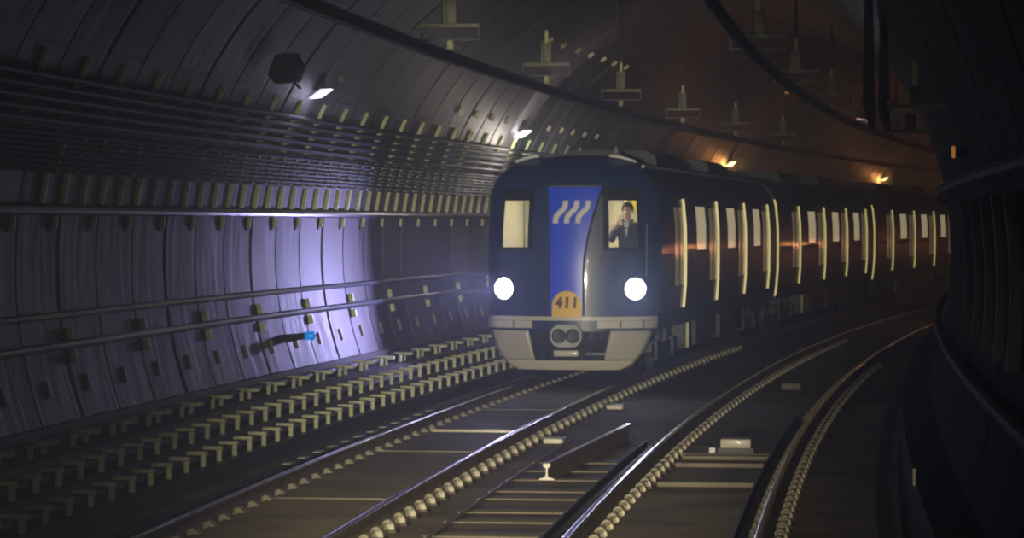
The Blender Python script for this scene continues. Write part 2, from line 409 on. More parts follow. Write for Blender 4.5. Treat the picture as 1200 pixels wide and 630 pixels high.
row(gb, [(pos(s, -3.70, .14), -th(s)) for s in frange(22.6, 58, .71)], 'yellowish angle bracket on the middle step left of the train', 'angle brackets on the middle step')
gc = gallows(.17, .115, .1, M['yellowpale'])
row(gc, [(pos(s, -3.36, -.02), -th(s)) for s in frange(22.4, 56, .71)], 'yellowish angle bracket on the lowest step next to the train track', 'angle brackets on the lowest step')
for d, z, r, lab in ((-4.29, .385, .05, 'black cable in the brackets of the top step'), (-3.83, .20, .05, 'black cable in the brackets of the middle step'), (-3.48, .035, .045, 'black cable in the brackets of the lowest step')):
    tag(MB().sweep(circ(d, z, r), 14, 90, 1.2).build('bench_cable', M['cable']), lab, 'cable')

# ------------------------------------------------------------------ left wall fittings
def wall_strut(name, z0, z1, p, w, matl, k=5, side=-1):
    """steel channel following the bore between heights z0..z1, standing p off the lining; origin on the alignment"""
    vs = []; n = k
    for j in range(n + 1):
        z = z0 + (z1 - z0) * j / n
        a = math.atan2(z - CZ, wall_d(z, side) - CD)
        for rr in (CR + .01, CR - p):
            for y in (-w/2, w/2): vs.append((CD + rr*math.cos(a), y, CZ + rr*math.sin(a)))
    fs = []
    for j in range(n):
        b = 4*j
        fs += [(b, b+4, b+5, b+1), (b+1, b+5, b+7, b+3), (b+3, b+7, b+6, b+2), (b+2, b+6, b+4, b)]
    fs += [(0, 1, 3, 2), (4*n, 4*n+2, 4*n+3, 4*n+1)]
    return MB().add(vs, fs)
def on_wall(z, p=0.0, side=-1):
    a = math.atan2(z - CZ, wall_d(z, side) - CD)
    return CD + (CR - p)*math.cos(a), CZ + (CR - p)*math.sin(a)
def wall_thing(name, label, cat, parts, places, group):
    t = thing(name, label, cat)
    for pn, mb, mm in parts: mb.build(pn, mm, t)
    row(t, [(pos(s), -th(s)) for s in places], label, group)
s_up = frange(26.9, 64, 1.42)
h1 = thing('cable_hanger', 'x', 'cable hanger')
wall_strut('strut', 3.34, 4.0, .05, .045, M['yellow'], 7).build('strut', M['yellow'], h1)
for z in (3.40, 3.50, 3.60, 3.70, 3.80):
    d, zz = on_wall(z - .05, .066); MB().cbox(d-.02, d+.02, -.03, .03, zz-.006, zz+.006, .003).build('cleat', M['yellow'], h1)
row(h1, [(pos(s), -th(s)) for s in s_up], 'yellow steel cable hanger whose top sticks out above the thick cables', 'hangers of the thick cables')
h2 = thing('cable_hanger', 'x', 'cable hanger')
wall_strut('strut', 2.60, 3.30, .05, .05, M['yellow'], 7).build('strut', M['yellow'], h2)
for z in (2.94, 3.02, 3.10, 3.18, 3.26):
    d, zz = on_wall(z, .126); MB().cbox(d-.012, d+.012, -.02, .02, zz-.014, zz+.014, .004).build('cleat', M['yellow'], h2)
row(h2, [(pos(s), -th(s)) for s in frange(28.2, 60, .71)], 'yellow upright cable hanger in the row just above the dark wall pipe', 'hangers of the thin cables')
wall_thing('pipe_bracket', 'short yellow bracket on the left wall just under the dark pipe', 'bracket',
           [('strut', wall_strut('s', 2.36, 2.50, .06, .05, M['yellow'], 2), M['yellow']), ('back_plate', wall_strut('s', 2.32, 2.52, .02, .12, M['black'], 2), M['black'])],
           frange(27.25, 60, 1.42), 'brackets under the dark pipe')
wall_thing('pipe_clamp', 'yellow clamp holding the lower wall pipe to the left wall', 'pipe clamp',
           [('upper_jaw', wall_strut('s', 1.25, 1.37, .085, .06, M['yellow'], 2), M['yellow']), ('lower_jaw', wall_strut('s', 1.03, 1.14, .085, .06, M['yellow'], 2), M['yellow']), ('back_plate', wall_strut('s', 1.03, 1.37, .02, .12, M['black'], 2), M['black'])],
           frange(26.2, 60, 2.84), 'clamps of the lower wall pipe')
wall_thing('bolt_cover', 'small ochre bolt cover low on the left wall above the bench', 'bolt cover',
           [('cap', wall_strut('s', .74, .90, .035, .09, M['amber_sign'], 2), M['amber_sign'])],
           frange(26.6, 60, 1.42), 'bolt covers low on the left wall')
wall_thing('cable_hook', 'small pale hook on the upper left lining beside the white lamp', 'hook',
           [('hook', wall_strut('s', 4.22, 4.32, .06, .05, M['yellowpale'], 2), M['yellowpale'])],
           [49.16, 50.65, 52.1, 53.55, 57.9, 59.3, 60.6, 62.0, 63.5], 'hooks on the upper left lining')
wall_thing('cable_hook', 'small pale hook high on the lining above the train roof', 'hook',
           [('hook', wall_strut('s', 5.53, 5.60, .06, .05, M['yellowpale'], 2), M['yellowpale'])],
           [51.1, 52.6, 54.2, 55.7, 57.2, 58.6, 60.1], 'hooks high above the train')
# thick and thin cables
names = ['topmost', 'second from the top', 'third from the top', 'fourth from the top', 'lowest']
for i, z in enumerate((3.80, 3.70, 3.60, 3.50, 3.40)):
    d, zz = on_wall(z, .095)
    tag(MB().sweep(circ(d, zz, .036), -10, 110, 1.2).build('thick_cable', M['cable']), 'thick black cable on the left wall, %s of the five' % names[i], 'cable')
names = ['first', 'second', 'third', 'fourth', 'fifth', 'sixth', 'seventh', 'eighth']
for i, z in enumerate([2.92 + .052 * k for k in range(8)]):
    d, zz = on_wall(z, .085)
    tag(MB().sweep(circ(d, zz, .022, 6), -10, 110, 1.2).build('thin_cable', M['cableblue']), 'thin dark blue cable above the yellow hangers, %s from the bottom' % names[i], 'cable')
for z, r, p, lab in ((2.54, .05, .07, 'dark pipe along the left wall at the feet of the yellow hangers'), (1.50, .035, .06, 'upper of the two dark pipes low on the left wall'), (1.20, .042, .09, 'lower clamped pipe of the two low on the left wall')):
    d, zz = on_wall(z, p)
    tag(MB().sweep(circ(d, zz, r, 10), -10, 110, 1.2).build('wall_pipe', M['pipe']), lab, 'pipe')

# lamps on the left wall
def wall_lamp(s, z, label, lens, w=.20, l=.34, box=True):
    d, zz = on_wall(z, .10); t = thing('wall_lamp', label, 'lamp', pos(s, d, zz), -th(s))
    MB().cbox(-.22, .04, -.09, .09, .10, .30, .02).build('ballast_box', M['black'], t)
    MB().cbox(-.16, .12, -.06, .16, .03, .09, .012).build('housing', M['dark'], t)
    MB().prism([(-.15, -.075), (-.02, -.06), (.14, .05), (.01, .045)], 'y', -.075, .14).build('diffuser', lens, t)
    return t
wall_lamp(38.7, 4.16, 'cold violet lamp glowing high on the left wall, left of the train', M['lampw'])
wall_lamp(55.2, 4.12, 'brilliant white lamp on the left lining just above the train front', M['lampw2'])
wall_lamp(82.8, 4.12, 'greenish lamp with an orange glow above the first car roof', M['lampg'])
wall_lamp(111.0, 4.10, 'small greenish lamp with an orange glow above the second car roof', M['lampg'])
def ceil_tube(s, d, z, label, m, L=.7, yaw=0):
    t = thing('ceiling_lamp', label, 'lamp', pos(s, d, z), -th(s) + yaw)
    MB().cbox(-.07, .07, -L/2, L/2, .03, .10, .01).build('housing', M['dark'], t)
    MB().tube([(0, -L/2+.05, 0), (0, L/2-.05, 0)], .035, 10).build('tube', m, t)
    return t
ceil_tube(97, -2.4, 5.72, 'thin pinkish tube lamp on the dark ceiling over the second car', M['lampp'], 2.6)
ceil_tube(80, -2.1, 5.88, 'small orange lamp on the dark ceiling beside the conductor bar', M['lampo'], .5)
t = thing('ceiling_lamp', 'small orange lamp on the dark right wall near the frame edge', 'lamp', pos(22.2, 3.86, 2.92), -th(22))
MB().cbox(-.02, .08, -.05, .05, -.04, .04, .01).build('housing', M['black'], t); MB().tube([(-.035, -.03, .035), (-.03, .03, -.035)], .014, 8).build('tube', M['lampo'], t)
# black speaker box and orange tab near the violet lamp
d, zz = on_wall(4.42, .30); t = thing('tunnel_speaker', 'black box on the upper left lining beside the violet lamp', 'speaker', pos(35.4, d, zz), -th(35.4))
MB().prism([(-.24, -.08), (-.16, -.18), (.10, -.16), (.16, .02), (.08, .18), (-.14, .16)], 'y', -.18, .12).build('casing', M['black'], t)
MB().tube([(.02, 0, -.14), (.12, .02, -.24)], .02, 6).build('bracket', M['dark'], t)
d, zz = on_wall(4.36, .05); t = thing('lining_tab', 'tiny ochre tab on the lining just above the violet lamp', 'tab', pos(39.6, d, zz), -th(39.6))
MB().cbox(-.03, .05, -.02, .02, -.04, .04, .01).build('plate', M['amber_sign'], t)
# blue marker on its arm, low on the wall
d, zz = on_wall(.93, 0); t = thing('wall_marker', 'blue marker light on a dark arm low on the left wall', 'marker light', pos(38.6, d, zz), -th(38.6))
MB().prism([(-.02, -.10), (-.02, .02), (.34, .05), (.34, -.03)], 'y', -.03, .03).build('arm', M['black'], t)
MB().lathe((.33, 0, .01), (1, 0, 0), [(.02, 0), (.058, .01), (.06, .10), (.045, .13), (.015, .14)], 14).build('lens', M['bluelens'], t)

# ------------------------------------------------------------------ overhead conductor bars and their supports
def conductor(d, s1, label):
    z = 4.25
    p = [(d-.045, z+.11), (d+.045, z+.11), (d+.045, z+.095), (d+.012, z+.09), (d+.012, z+.03), (d+.03, z), (d+.012, z-.02), (d-.012, z-.02), (d-.03, z), (d-.012, z+.03), (d-.012, z+.09), (d-.045, z+.095)]
    tag(MB().sweep(p, -10, s1, 1.2).build('conductor_bar', M['black']), label, 'conductor bar')
conductor(-1.58, 130, 'overhead conductor bar running above the train track')
conductor(1.88, 130, 'overhead conductor bar running above the empty track')
def support(d, mirror=False, half=False):
    ztop = CZ + math.sqrt(CR**2 - (d - CD)**2)
    t = thing('conductor_support', 'x', 'conductor support')
    MB().tube([(0, 0, 4.95), (0, 0, ztop + .02)], .022, 8).build('drop_rod', M['dark'], t)
    MB().cbox(-.025, .025, -.025, .025, 4.93, 5.10, .005).build('threaded_stub', M['yellow'], t)
    c = MB(); c.cbox(-.075, -.045, -.05, .05, 4.64, 4.95, .006); c.cbox(.045, .075, -.05, .05, 4.64, 4.95, .006); c.cbox(-.07, .07, .0, .04, 4.64, 4.95, .006)
    c.build('clevis', M['support'], t)
    x0 = -.34
    MB().cbox(x0, .34, -.05, .05, 4.60, 4.65, .008).build('cross_bar', M['support'], t)
    fr = MB(); fr.box(x0, x0+.025, -.02, .02, 4.46, 4.60); fr.box(.315, .34, -.02, .02, 4.46, 4.60); fr.box(x0, .34, -.02, .02, 4.455, 4.48)
    fr.build('lower_frame', M['dark'], t)
    MB().lathe((0, 0, 4.36), (0, 0, 1), [(.03, 0), (.05, .015), (.03, .03), (.05, .045), (.03, .06), (.045, .075), (.03, .10)], 12).build('insulator', M['yellowpale'], t)
    return t
sp = support(-1.5)
row(sp, [(pos(s, -1.50), -th(s)) for s in (33.6, 41.8, 50.1, 58.5, 66.8, 75.1)], 'conductor support hanging from the ceiling over the train track', 'supports over the train track')
sp2 = support(1.83)
row(sp2, [(pos(s, 1.83), -th(s)) for s in (35.9, 44.2, 52.7, 61.0, 69.4)], 'conductor support hanging from the ceiling over the empty track', 'supports over the empty track')
# supports bracketed off the right lining
sp3 = thing('wall_support', 'x', 'wall support')
MB().cbox(-.022, .022, -.022, .022, .05, .42, .005).build('stem', M['yellow'], sp3)
MB().cbox(.0, .30, -.04, .04, .0, .045, .008).build('cross_bar', M['support'], sp3)
MB().cbox(-.05, .06, -.03, .03, .02, .20, .006).build('clevis', M['dark'], sp3)
MB().lathe((-.20, 0, .0), (0, 0, 1), [(.03, 0), (.045, .02), (.03, .04), (.045, .06), (.02, .08)], 10).build('insulator', M['clip'], sp3)
MB().box(-.22, .02, -.012, .012, .015, .04).build('tie_bar', M['dark'], sp3)
row(sp3, [(pos(25.6, 3.62, 3.36), -th(26)), (pos(30.5, 3.62, 3.30), -th(30))], 'faint support on the dark right wall', 'supports on the right wall')
# hanging black cables by the right lining, and right wall pipes
for i, (dd, lab) in enumerate(((3.22, 'black hanging cable loop on the right, nearest the tracks'), (3.36, 'black hanging cable loop on the right, nearest the wall'))):
    ztop = CZ + math.sqrt(CR**2 - (dd - CD)**2)
    p0 = pos(28 + i, dd, ztop); p1 = pos(28.2 + i, dd - .02, 3.5); p2 = pos(28.5 + i, dd + .04, 3.3); p3 = pos(28.7 + i, dd + .02, ztop)
    tag(MB().tube([p0, p0.lerp(p1, .5), p1, p2, p3.lerp(p2, .5), p3], .028, 8).build('hanging_cable', M['black']), lab, 'cable')
names = ['upper', 'lower']
for i, z in enumerate((2.75, 1.25)):
    d, zz = on_wall(z, .10, 1)
    tag(MB().sweep(circ(d, zz, .05), -5, 60, 1.2)  .build('wall_pipe', M['rubber']), 'dark pipe on the right wall, %s of the two' % names[i], 'pipe')
t = thing('wall_rib', 'x', 'wall rib')
wall_strut('r', 1.5, 2.6, .08, .10, M['clip'], 5, 1).build('rib', M['rubber'], t)
row(t, [(pos(s), -th(s)) for s in (18.6, 20.0, 21.5, 23.2, 25.2)], 'dim upright steel rib on the dark right wall', 'ribs on the right wall')
# third rail of the empty track with its pots
tag(MB().sweep([(3.30, -.02), (3.42, -.02), (3.42, .05), (3.30, .05)], 18, 60, 1.2).build('power_rail', M['dark']), 'dark power rail low beside the right bench', 'power rail')
pt = thing('rail_pot', 'x', 'insulator pot')
MB().lathe((0, 0, -.2), (0, 0, 1), [(.06, 0), (.06, .03), (.04, .05), (.055, .07), (.035, .10), (.05, .13), (.03, .18)], 10).build('insulator', M['clip'], pt)
row(pt, [(pos(s, 3.36), -th(s)) for s in frange(22.6, 36, .9)], 'dim insulator pot under the power rail by the right bench', 'pots of the power rail')
t = thing('bench_marker', 'tiny white marker on the dark right bench', 'marker', pos(21.6, 3.53, .80 - .25), -th(21.6))
MB().cbox(-.012, .012, -.02, .02, 0.0, .12, .004).build('plate', M['clip'], t)

# ------------------------------------------------------------------ train
ZS = [.78, 1.05, 1.42, 1.80, 1.95, 2.02, 2.36, 2.70, 2.80, 2.92, 3.05, 3.16, 3.25, 3.32, 3.375, 3.41, 3.43]
WS = [1.27, 1.31, 1.34, 1.345, 1.345, 1.345, 1.34, 1.31, 1.30, 1.265, 1.20, 1.115, 1.01, .88, .72, .52, .26]
def wz(z):
    for i in range(len(ZS)-1):
        if z <= ZS[i+1]:
            u = (z - ZS[i]) / (ZS[i+1] - ZS[i]); return WS[i] + (WS[i+1] - WS[i]) * max(0, u)
    return WS[-1]
def dep(x, z):
    """how far the nose surface lies behind its foremost point"""
    a = abs(x); y = .46 * (a / 1.35) ** 2 + .30 * (max(0, a - 1.08) / .27) ** 2
    if z > 1.7: y += .11 * ((z - 1.7) / 1.2) ** 1.5
    if z > 2.9: y += .55 * ((z - 2.9) / .53) ** 2
    return y
US = [-1, -.96, -.90, -.8, -.70, -.62, -.54, -.42, -.28, -.14, 0, .14, .28, .42, .54, .62, .70, .8, .90, .96, 1]
# nose window openings, in metres
WX0, WX1, WZ0, WZ1 = .56, 1.08, 2.02, 2.92
def nose_x(u, z):
    """columns run so that two of them follow the window edges"""
    w = wz(z); a = abs(u); sg = 1 if u >= 0 else -1
    if z > 3.1: return u * w
    k = w / 1.345
    x0, x1 = WX0 * k, WX1 * k
    if a <= .54: x = a / .54 * x0
    elif a <= .90: x = x0 + (a - .54) / .36 * (x1 - x0)
    else: x = x1 + (a - .90) / .10 * (w - x1)
    b = min(1, max(0, (z - 2.92) / .2)); return sg * (x * (1 - b) + a * w * b)
def nose_patch(xl, xr, z0, z1, off, nx=8, nz=8, thick=.012):
    """panel lying on the nose: xl, xr are functions of z"""
    f = []; bk = []
    for j in range(nz + 1):
        z = z0 + (z1 - z0) * j / nz; a, b_ = xl(z), xr(z)
        f.append([(a + (b_ - a)*i/nx, dep(a + (b_ - a)*i/nx, z) - off, z) for i in range(nx + 1)])
        bk.append([(p[0], p[1] + thick, p[2]) for p in f[-1]])
    n = nx + 1; m = nz + 1
    vs = [p for r_ in f for p in r_] + [p for r_ in bk for p in r_]; o = n * m; fs = []
    for j in range(nz):
        for i in range(nx):
            a = j*n + i; fs += [(a, a+1, a+1+n, a+n), (o+a, o+a+n, o+a+1+n, o+a+1)]
    for i in range(nx): fs += [(i, o+i, o+i+1, i+1), (nz*n+i, nz*n+i+1, o+nz*n+i+1, o+nz*n+i)]
    for j in range(nz): fs += [(j*n, (j+1)*n, o+(j+1)*n, o+j*n), (j*n+nx, o+j*n+nx, o+(j+1)*n+nx, (j+1)*n+nx)]
    return MB().add(vs, fs)
K = lambda v: (lambda z: v)

CAR_L, GAP = 19.3, .55
DOORS = [(2.35, 3.80), (7.10, 8.55), (11.85, 13.30), (16.60, 18.05)]
WINS = [(5.15, 6.65), (9.9, 11.4), (14.65, 16.15)]
TDC = -1.66
def car(sf, label, nose):
    p0, p1 = pos(sf, TDC), pos(sf + CAR_L, TDC); dv = p1 - p0
    t = thing('metro_car', label, 'train car', p0, -math.atan2(dv.x, dv.y), 'cars of the metro train')
    prof = [(w, z) for z, w in zip(ZS, WS)]
    ring = prof + [(-x, z) for x, z in reversed(prof)]         # right foot -> crown -> left foot
    nr = len(ring)
    ys = sorted(set([1.6 if nose else .0, CAR_L] + [v for a in DOORS + WINS for v in a]))
    mb = MB(); rows = []
    first = [(x, dep(x, z) if nose else 0.0, z) for x, z in ring]
    rows.append(first)
    for y in ys:
        if not nose and y == 0.0: continue
        rows.append([(x, y, z) for x, z in ring])
    yy = [-1] + [r_[0][1] for r_ in rows[1:]]
    vs = [v for r_ in rows for v in r_]; fs = []
    for i in range(len(rows) - 1):
        y0, y1 = (0 if i == 0 else yy[i]), yy[i+1]
        ym = (y0 + y1) / 2
        for j in range(nr - 1):
            za, zb = sorted((ring[j][1], ring[j+1][1]))
            hole = False
            if ring[j][0] * ring[j+1][0] > 0 and i > 0:
                for a, e in DOORS:
                    if a < ym < e and za >= 1.04 and zb <= 2.81: hole = True
                for a, e in WINS:
                    if a < ym < e and za >= 1.94 and zb <= 2.71: hole = True
            if not hole: fs.append((i*nr+j, i*nr+j+1, (i+1)*nr+j+1, (i+1)*nr+j))
    fs.append(tuple(range((len(rows)-1)*nr, len(rows)*nr)))    # rear wall
    for i in range(len(rows) - 1): fs.append((i*nr, (i+1)*nr, (i+1)*nr + nr-1, i*nr + nr-1))   # underside
    if not nose: fs.append(tuple(range(nr-1, -1, -1)))
    mb.add(vs, fs)
    if nose:
        zs = list(ZS); rws = [[(nose_x(u, z), dep(nose_x(u, z), z), z) for u in US] for z in zs]
        n = len(US); nv = [p for r_ in rws for p in r_]; nf = []
        for j in range(len(zs) - 1):
            for i in range(n - 1):
                um = abs(US[i] + US[i+1]) / 2
                if .54 < um < .90 and zs[j] >= 2.01 and zs[j+1] <= 2.93: continue
                nf.append((j*n+i, j*n+i+1, (j+1)*n+i+1, (j+1)*n+i))
        mb.add(nv, nf)
    mb.build('body_shell', [M['body']], t, 30)
    # doors: recessed leaf, window and yellow jambs, brightness added as glow
    rec = .032
    for sg in (1, -1):
        for a, e in DOORS:
            zz = [z for z in ZS if 1.04 <= z <= 2.81]
            d = MB(); d.grid([[(sg*(wz(z)-rec), y, z) for y in (a, (a+e)/2-.01, (a+e)/2+.01, e)] for z in zz])
            fr = d.build('door', M['body'], t)
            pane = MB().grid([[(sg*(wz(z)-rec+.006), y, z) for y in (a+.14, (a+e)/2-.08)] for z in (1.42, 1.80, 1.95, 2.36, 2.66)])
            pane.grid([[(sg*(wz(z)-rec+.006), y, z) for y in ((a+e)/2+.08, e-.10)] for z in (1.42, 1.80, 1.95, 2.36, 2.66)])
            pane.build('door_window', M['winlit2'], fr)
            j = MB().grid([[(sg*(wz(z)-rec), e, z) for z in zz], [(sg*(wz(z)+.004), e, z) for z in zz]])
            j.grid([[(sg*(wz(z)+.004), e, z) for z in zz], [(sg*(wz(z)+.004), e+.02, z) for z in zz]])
            j.build('glowing_jamb', M['glowyellow'], fr)['label'] = 'yellow door jamb, its brightness added as glow'
            jn = MB().grid([[(sg*(wz(z)-rec), a, z) for z in zz], [(sg*(wz(z)), a, z) for z in zz]])
            jn.grid([[(sg*(wz(zz[-1])-rec), y, zz[-1]) for y in (a, e)], [(sg*wz(zz[-1]), y, zz[-1]) for y in (a, e)]])
            jn.grid([[(sg*(wz(zz[0])-rec), y, zz[0]) for y in (a, e)], [(sg*wz(zz[0]), y, zz[0]) for y in (a, e)]])
            jn.build('door_frame', M['black'], fr)
        for a, e in WINS:
            wn = MB().grid([[(sg*(wz(z)-.012), y, z) for y in (a, e)] for z in (1.95, 2.02, 2.36, 2.70)]).build('window', M['winlit'], t)
            fr = MB()
            for y in (a, e): fr.tube([(sg*(wz(z)-.004), y, z) for z in (1.95, 2.36, 2.70)], .014, 6)
            for z in (1.95, 2.70): fr.tube([(sg*(wz(z)-.004), y, z) for y in (a, e)], .014, 6)
            fr.build('window_frame', M['black'], wn)
        # waist strip between the doors; orange reflection put into its colour
        edges = [.9 if nose else .05] + [v for a in DOORS for v in a] + [CAR_L-.05]
        for k in range(0, len(edges), 2):
            a, e = edges[k] + .06, edges[k+1] - .06
            ml = MB().add([(sg*(1.345), a, 1.83), (sg*1.365, a, 1.86), (sg*1.365, a, 1.88), (sg*1.345, a, 1.91), (sg*1.345, e, 1.83), (sg*1.365, e, 1.86), (sg*1.365, e, 1.88), (sg*1.345, e, 1.91)],
                   [(0, 1, 5, 4), (1, 2, 6, 5), (2, 3, 7, 6), (0, 3, 2, 1), (4, 5, 6, 7)])
            if not nose: ml.build('waist_glint', M['trim'], t)
        # roof gutter, whitened on the leading car to carry its reflected streak
        MB().tube([(sg*.99, y, 3.285) for y in (1.2 if nose else .1, CAR_L*.5, CAR_L-.1)], .022, 6).build('roof_gutter', M['cowl'] if nose else M['roof'], t)
    # pale gangway end frame with added glow, and bellows behind the car
    if not nose:
        zz = [.85] + [z for z in ZS if 1 < z <= 2.95]
        for sg in (1, -1):
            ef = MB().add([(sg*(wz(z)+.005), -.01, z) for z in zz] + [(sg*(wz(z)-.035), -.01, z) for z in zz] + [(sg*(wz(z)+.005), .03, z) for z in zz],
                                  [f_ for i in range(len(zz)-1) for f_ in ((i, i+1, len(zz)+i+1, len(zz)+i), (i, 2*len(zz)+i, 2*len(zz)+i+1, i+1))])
            ef.build('end_frame', M['glowyellow'], t)['label'] = 'pale frame at the end of the car with added glow'
    bl = MB()
    for k in range(6):
        y0 = CAR_L + .01 + k*.085; w = 1.02 if k % 2 else .94
        bl.prism([(-w, 1.0), (w, 1.0), (w, 2.95), (w-.25, 3.15), (-w+.25, 3.15), (-w, 2.95)], 'y', y0, y0 + .08)
    bl.build('gangway_bellows', M['rubber'], t)
    # underframe: bogies with wheels, equipment boxes
    for k, yb in enumerate((3.0, 16.2)):
        bf = MB()
        for sg in (1, -1):
            bf.prism([(yb-1.5, .42), (yb-1.1, .30), (yb+1.1, .30), (yb+1.5, .42), (yb+1.5, .55), (yb+.5, .52), (yb-.5, .52), (yb-1.5, .55)], 'x', sg*1.02-.06, sg*1.02+.06)
            for ya in (-1, 1):
                bf.cbox(sg*1.02-.11, sg*1.02+.11, yb+ya-.15, yb+ya+.15, .26, .58, .03)
                bf.cyl((sg*1.02, yb+ya*.5, .62), (0, 0, 1), .07, .2, 12)
        bf.box(-1, 1, yb-.12, yb+.12, .40, .74)
        fo = bf.build('bogie_frame', M['dark'], t)
        for ya in (-1, 1):
            for sg in (1, -1):
                w_ = MB().lathe((sg*.74, yb+ya, .40), (sg, 0, 0), [(.10, -.09), (.397, -.07), (.397, -.04), (.394, -.035), (.394, .06), (.34, .07), (.30, .03), (.12, .05), (.10, .1)], 28)
                w_.build('wheel', M['dark'], fo)
    for (ya, ye, zb, x0, m) in ((5.2, 6.0, .30, 1.15, 'dark'), (6.3, 8.6, .34, 1.2, 'dark'), (8.8, 9.7, .40, 1.15, 'dark'), (10.0, 12.4, .32, 1.2, 'dark'), (12.7, 14.2, .42, 1.15, 'dark')):
        MB().cbox(-x0, x0, ya, ye, zb, .80, .02).build('equipment_box', M[m], t)
    st_ = MB()
    for sg in (1, -1):
        for yv in (5.05,): st_.cbox(sg*1.2-.03, sg*1.2+.03, yv, yv+.12, .34, .78, .01)
    st_.build('step_bracket', M['yellowpale'], t)
    # roof equipment
    for (ya, ye) in ((4.2, 7.6), (11.6, 15.0)):
        rf = MB().prism([(-.82, 3.30), (-.78, 3.52), (-.62, 3.60), (.62, 3.60), (.78, 3.52), (.82, 3.30)], 'y', ya, ye).build('air_conditioner', M['roof'], t)
        gr = MB()
        for k in range(8): gr.box(-.5, .5, ya+.3+k*.35, ya+.42+k*.35, 3.595, 3.62)
        gr.build('vent_grille', M['black'], rf)
    return t
car1 = car(45.0, 'leading metro car with blazing headlights and a dark blue nose', True)
car2 = car(45.0 + CAR_L + GAP, 'second metro car, coupled behind the leading car, side tinted reddish', False)
car3 = car(45.0 + 2*(CAR_L + GAP), 'third metro car, farthest right, fading into the dark tunnel', False)

# ---- nose details of the leading car
T = car1
kx = lambda z: wz(z) / 1.345
for sg in (-1, 1):
    # black surround with the pane set in it
    a0, a1 = .575, 1.065
    pt_ = lambda lo, hi: ((lambda z: lo*kx(z)) if sg > 0 else (lambda z: -hi*kx(z)), (lambda z: hi*kx(z)) if sg > 0 else (lambda z: -lo*kx(z)))
    fr = MB()
    for (lo, hi, z0, z1) in ((WX0-.015, .62, 2.0, 2.94), (1.035, WX1+.015, 2.0, 2.94), (.62, 1.035, 2.0, 2.045), (.62, 1.035, 2.75, 2.94)):
        l_, r_ = pt_(lo, hi); q = nose_patch(l_, r_, z0, z1, .012, 4, 6, .03); fr.add(q.v, q.f)
    wf = fr.build('front_window', M['black'], T)
    l_, r_ = pt_(.615, 1.04)
    nose_patch(l_, r_, 2.035, 2.76, .002, 6, 6, .006).build('pane', M['glass'], wf)
    # headlight cluster: bezel and lens
    x = sg * 1.0; z = 1.42; y = dep(x, z)
    nx_ = Vector((sg*.42, -1, 0)).normalized()
    c = Vector((x, y, z))
    hb = MB().lathe(c + nx_*-.03, nx_, [(.185, 0), (.19, .05), (.175, .065), (.168, .045)], 28).build('headlight', M['black'], T)
    MB().lathe(c + nx_*.0, nx_, [(.166, 0), (.16, .03), (.10, .055), (.02, .065)], 24).build('headlight_lens', M['lens'], hb)['label'] = 'glowing white headlight lens'
# blue centre panel
def pl_l(z): return -.26 - .05*max(0, (z-1.95)/1.0)**1.6
def pl_r(z): return .235 + .27*max(0, (z-1.65)/1.3)**1.7
nose_patch(pl_l, pl_r, 1.02, 2.95, .012, 10, 20, .02).build('centre_panel', M['blue'], T)['label'] = 'vivid blue centre panel, wider at the top'
nose_patch(lambda z: pl_r(z)+.002, lambda z: pl_r(z)+.03, 1.02, 2.95, .010, 2, 20, .02).build('panel_seal', M['black'], T)
nose_patch(lambda z: pl_l(z)+.02, lambda z: pl_r(z)-.02, 2.953, 2.975, .016, 8, 1, .02).build('panel_top_trim', M['grey'], T)
# three slanted white wave strokes
lg = MB()
for k in range(3):
    x0 = -.185 + k*.172; cen = []
    for j in range(25):
        u = j / 24; sm = max(0, min(1, (u-.22)/.56)); sm = sm*sm*(3-2*sm)
        cen.append((x0 + .125*sm + .03*u, 2.405 + .345*u))
    rows_ = []
    for j, (xc, zc) in enumerate(cen):
        a, e = cen[max(0, j-1)], cen[min(24, j+1)]; tx, tz = e[0]-a[0], e[1]-a[1]; L_ = math.hypot(tx, tz); nx, nz = tz/L_, -tx/L_
        if j in (0, 24): nx, nz = 1, 0
        rows_.append([(xc + q*.042*nx, dep(xc + q*.042*nx, zc + q*.042*nz) - .020, zc + q*.042*nz) for q in (-1, -.33, .33, 1)])
    lg.grid(rows_)
lo_ = lg.build('wave_logo', M['white'], T); lo_['label'] = 'three white slanted wave strokes'
so = lo_.modifiers.new('Solidify', 'SOLIDIFY'); so.thickness = .006; so.offset = 0
# amber number plate with its figures
def arch(z):
    return .225 if z <= 1.165 else math.sqrt(max(0.0004, .225**2 - (z-1.165)**2))
bd = nose_patch(lambda z: -arch(z), lambda z: arch(z), .985, 1.389, .036, 10, 24, .03).build('number_plate', M['badge'], T)
bd['label'] = 'amber arched plate reading 411'
fc = bpy.data.curves.new('number', 'FONT'); fc.body = '411'; fc.size = .215; fc.align_x = 'CENTER'; fc.align_y = 'CENTER'; fc.offset = .011; fc.shear = .08; fc.extrude = .004; fc.space_character = 1.12
fo = bpy.data.objects.new('number', fc); COL.objects.link(fo); bpy.context.view_layer.update()
me = bpy.data.meshes.new_from_object(fo.evaluated_get(bpy.context.evaluated_depsgraph_get())); bpy.data.objects.remove(fo)
for v_ in me.vertices:
    x, y, z = v_.co; v_.co = (x, dep(x, 1.2) - .040 - z, 1.205 + y)
me.materials.append(M['ink']); nm = bpy.data.objects.new('number_lettering', me); COL.objects.link(nm); nm.parent = bd
# bumper beam: long strip and two thicker ends
def bmp(x0, x1, z0, z1, off, name, m, nx=12, th_=.08): return nose_patch(K(x0), K(x1), z0, z1, off, nx, 2, th_).build(name, m, T)
bmp(-1.30, 1.30, .945, 1.005, .09, 'bumper_strip', M['cream'], 24)
for x0, x1 in ((-1.30, -.84), (-.82, -.53), (.47, .80), (.82, 1.12), (1.14, 1.30)): bmp(x0, x1, .83, .94, .10, 'bumper_block', M['cream'], 6)
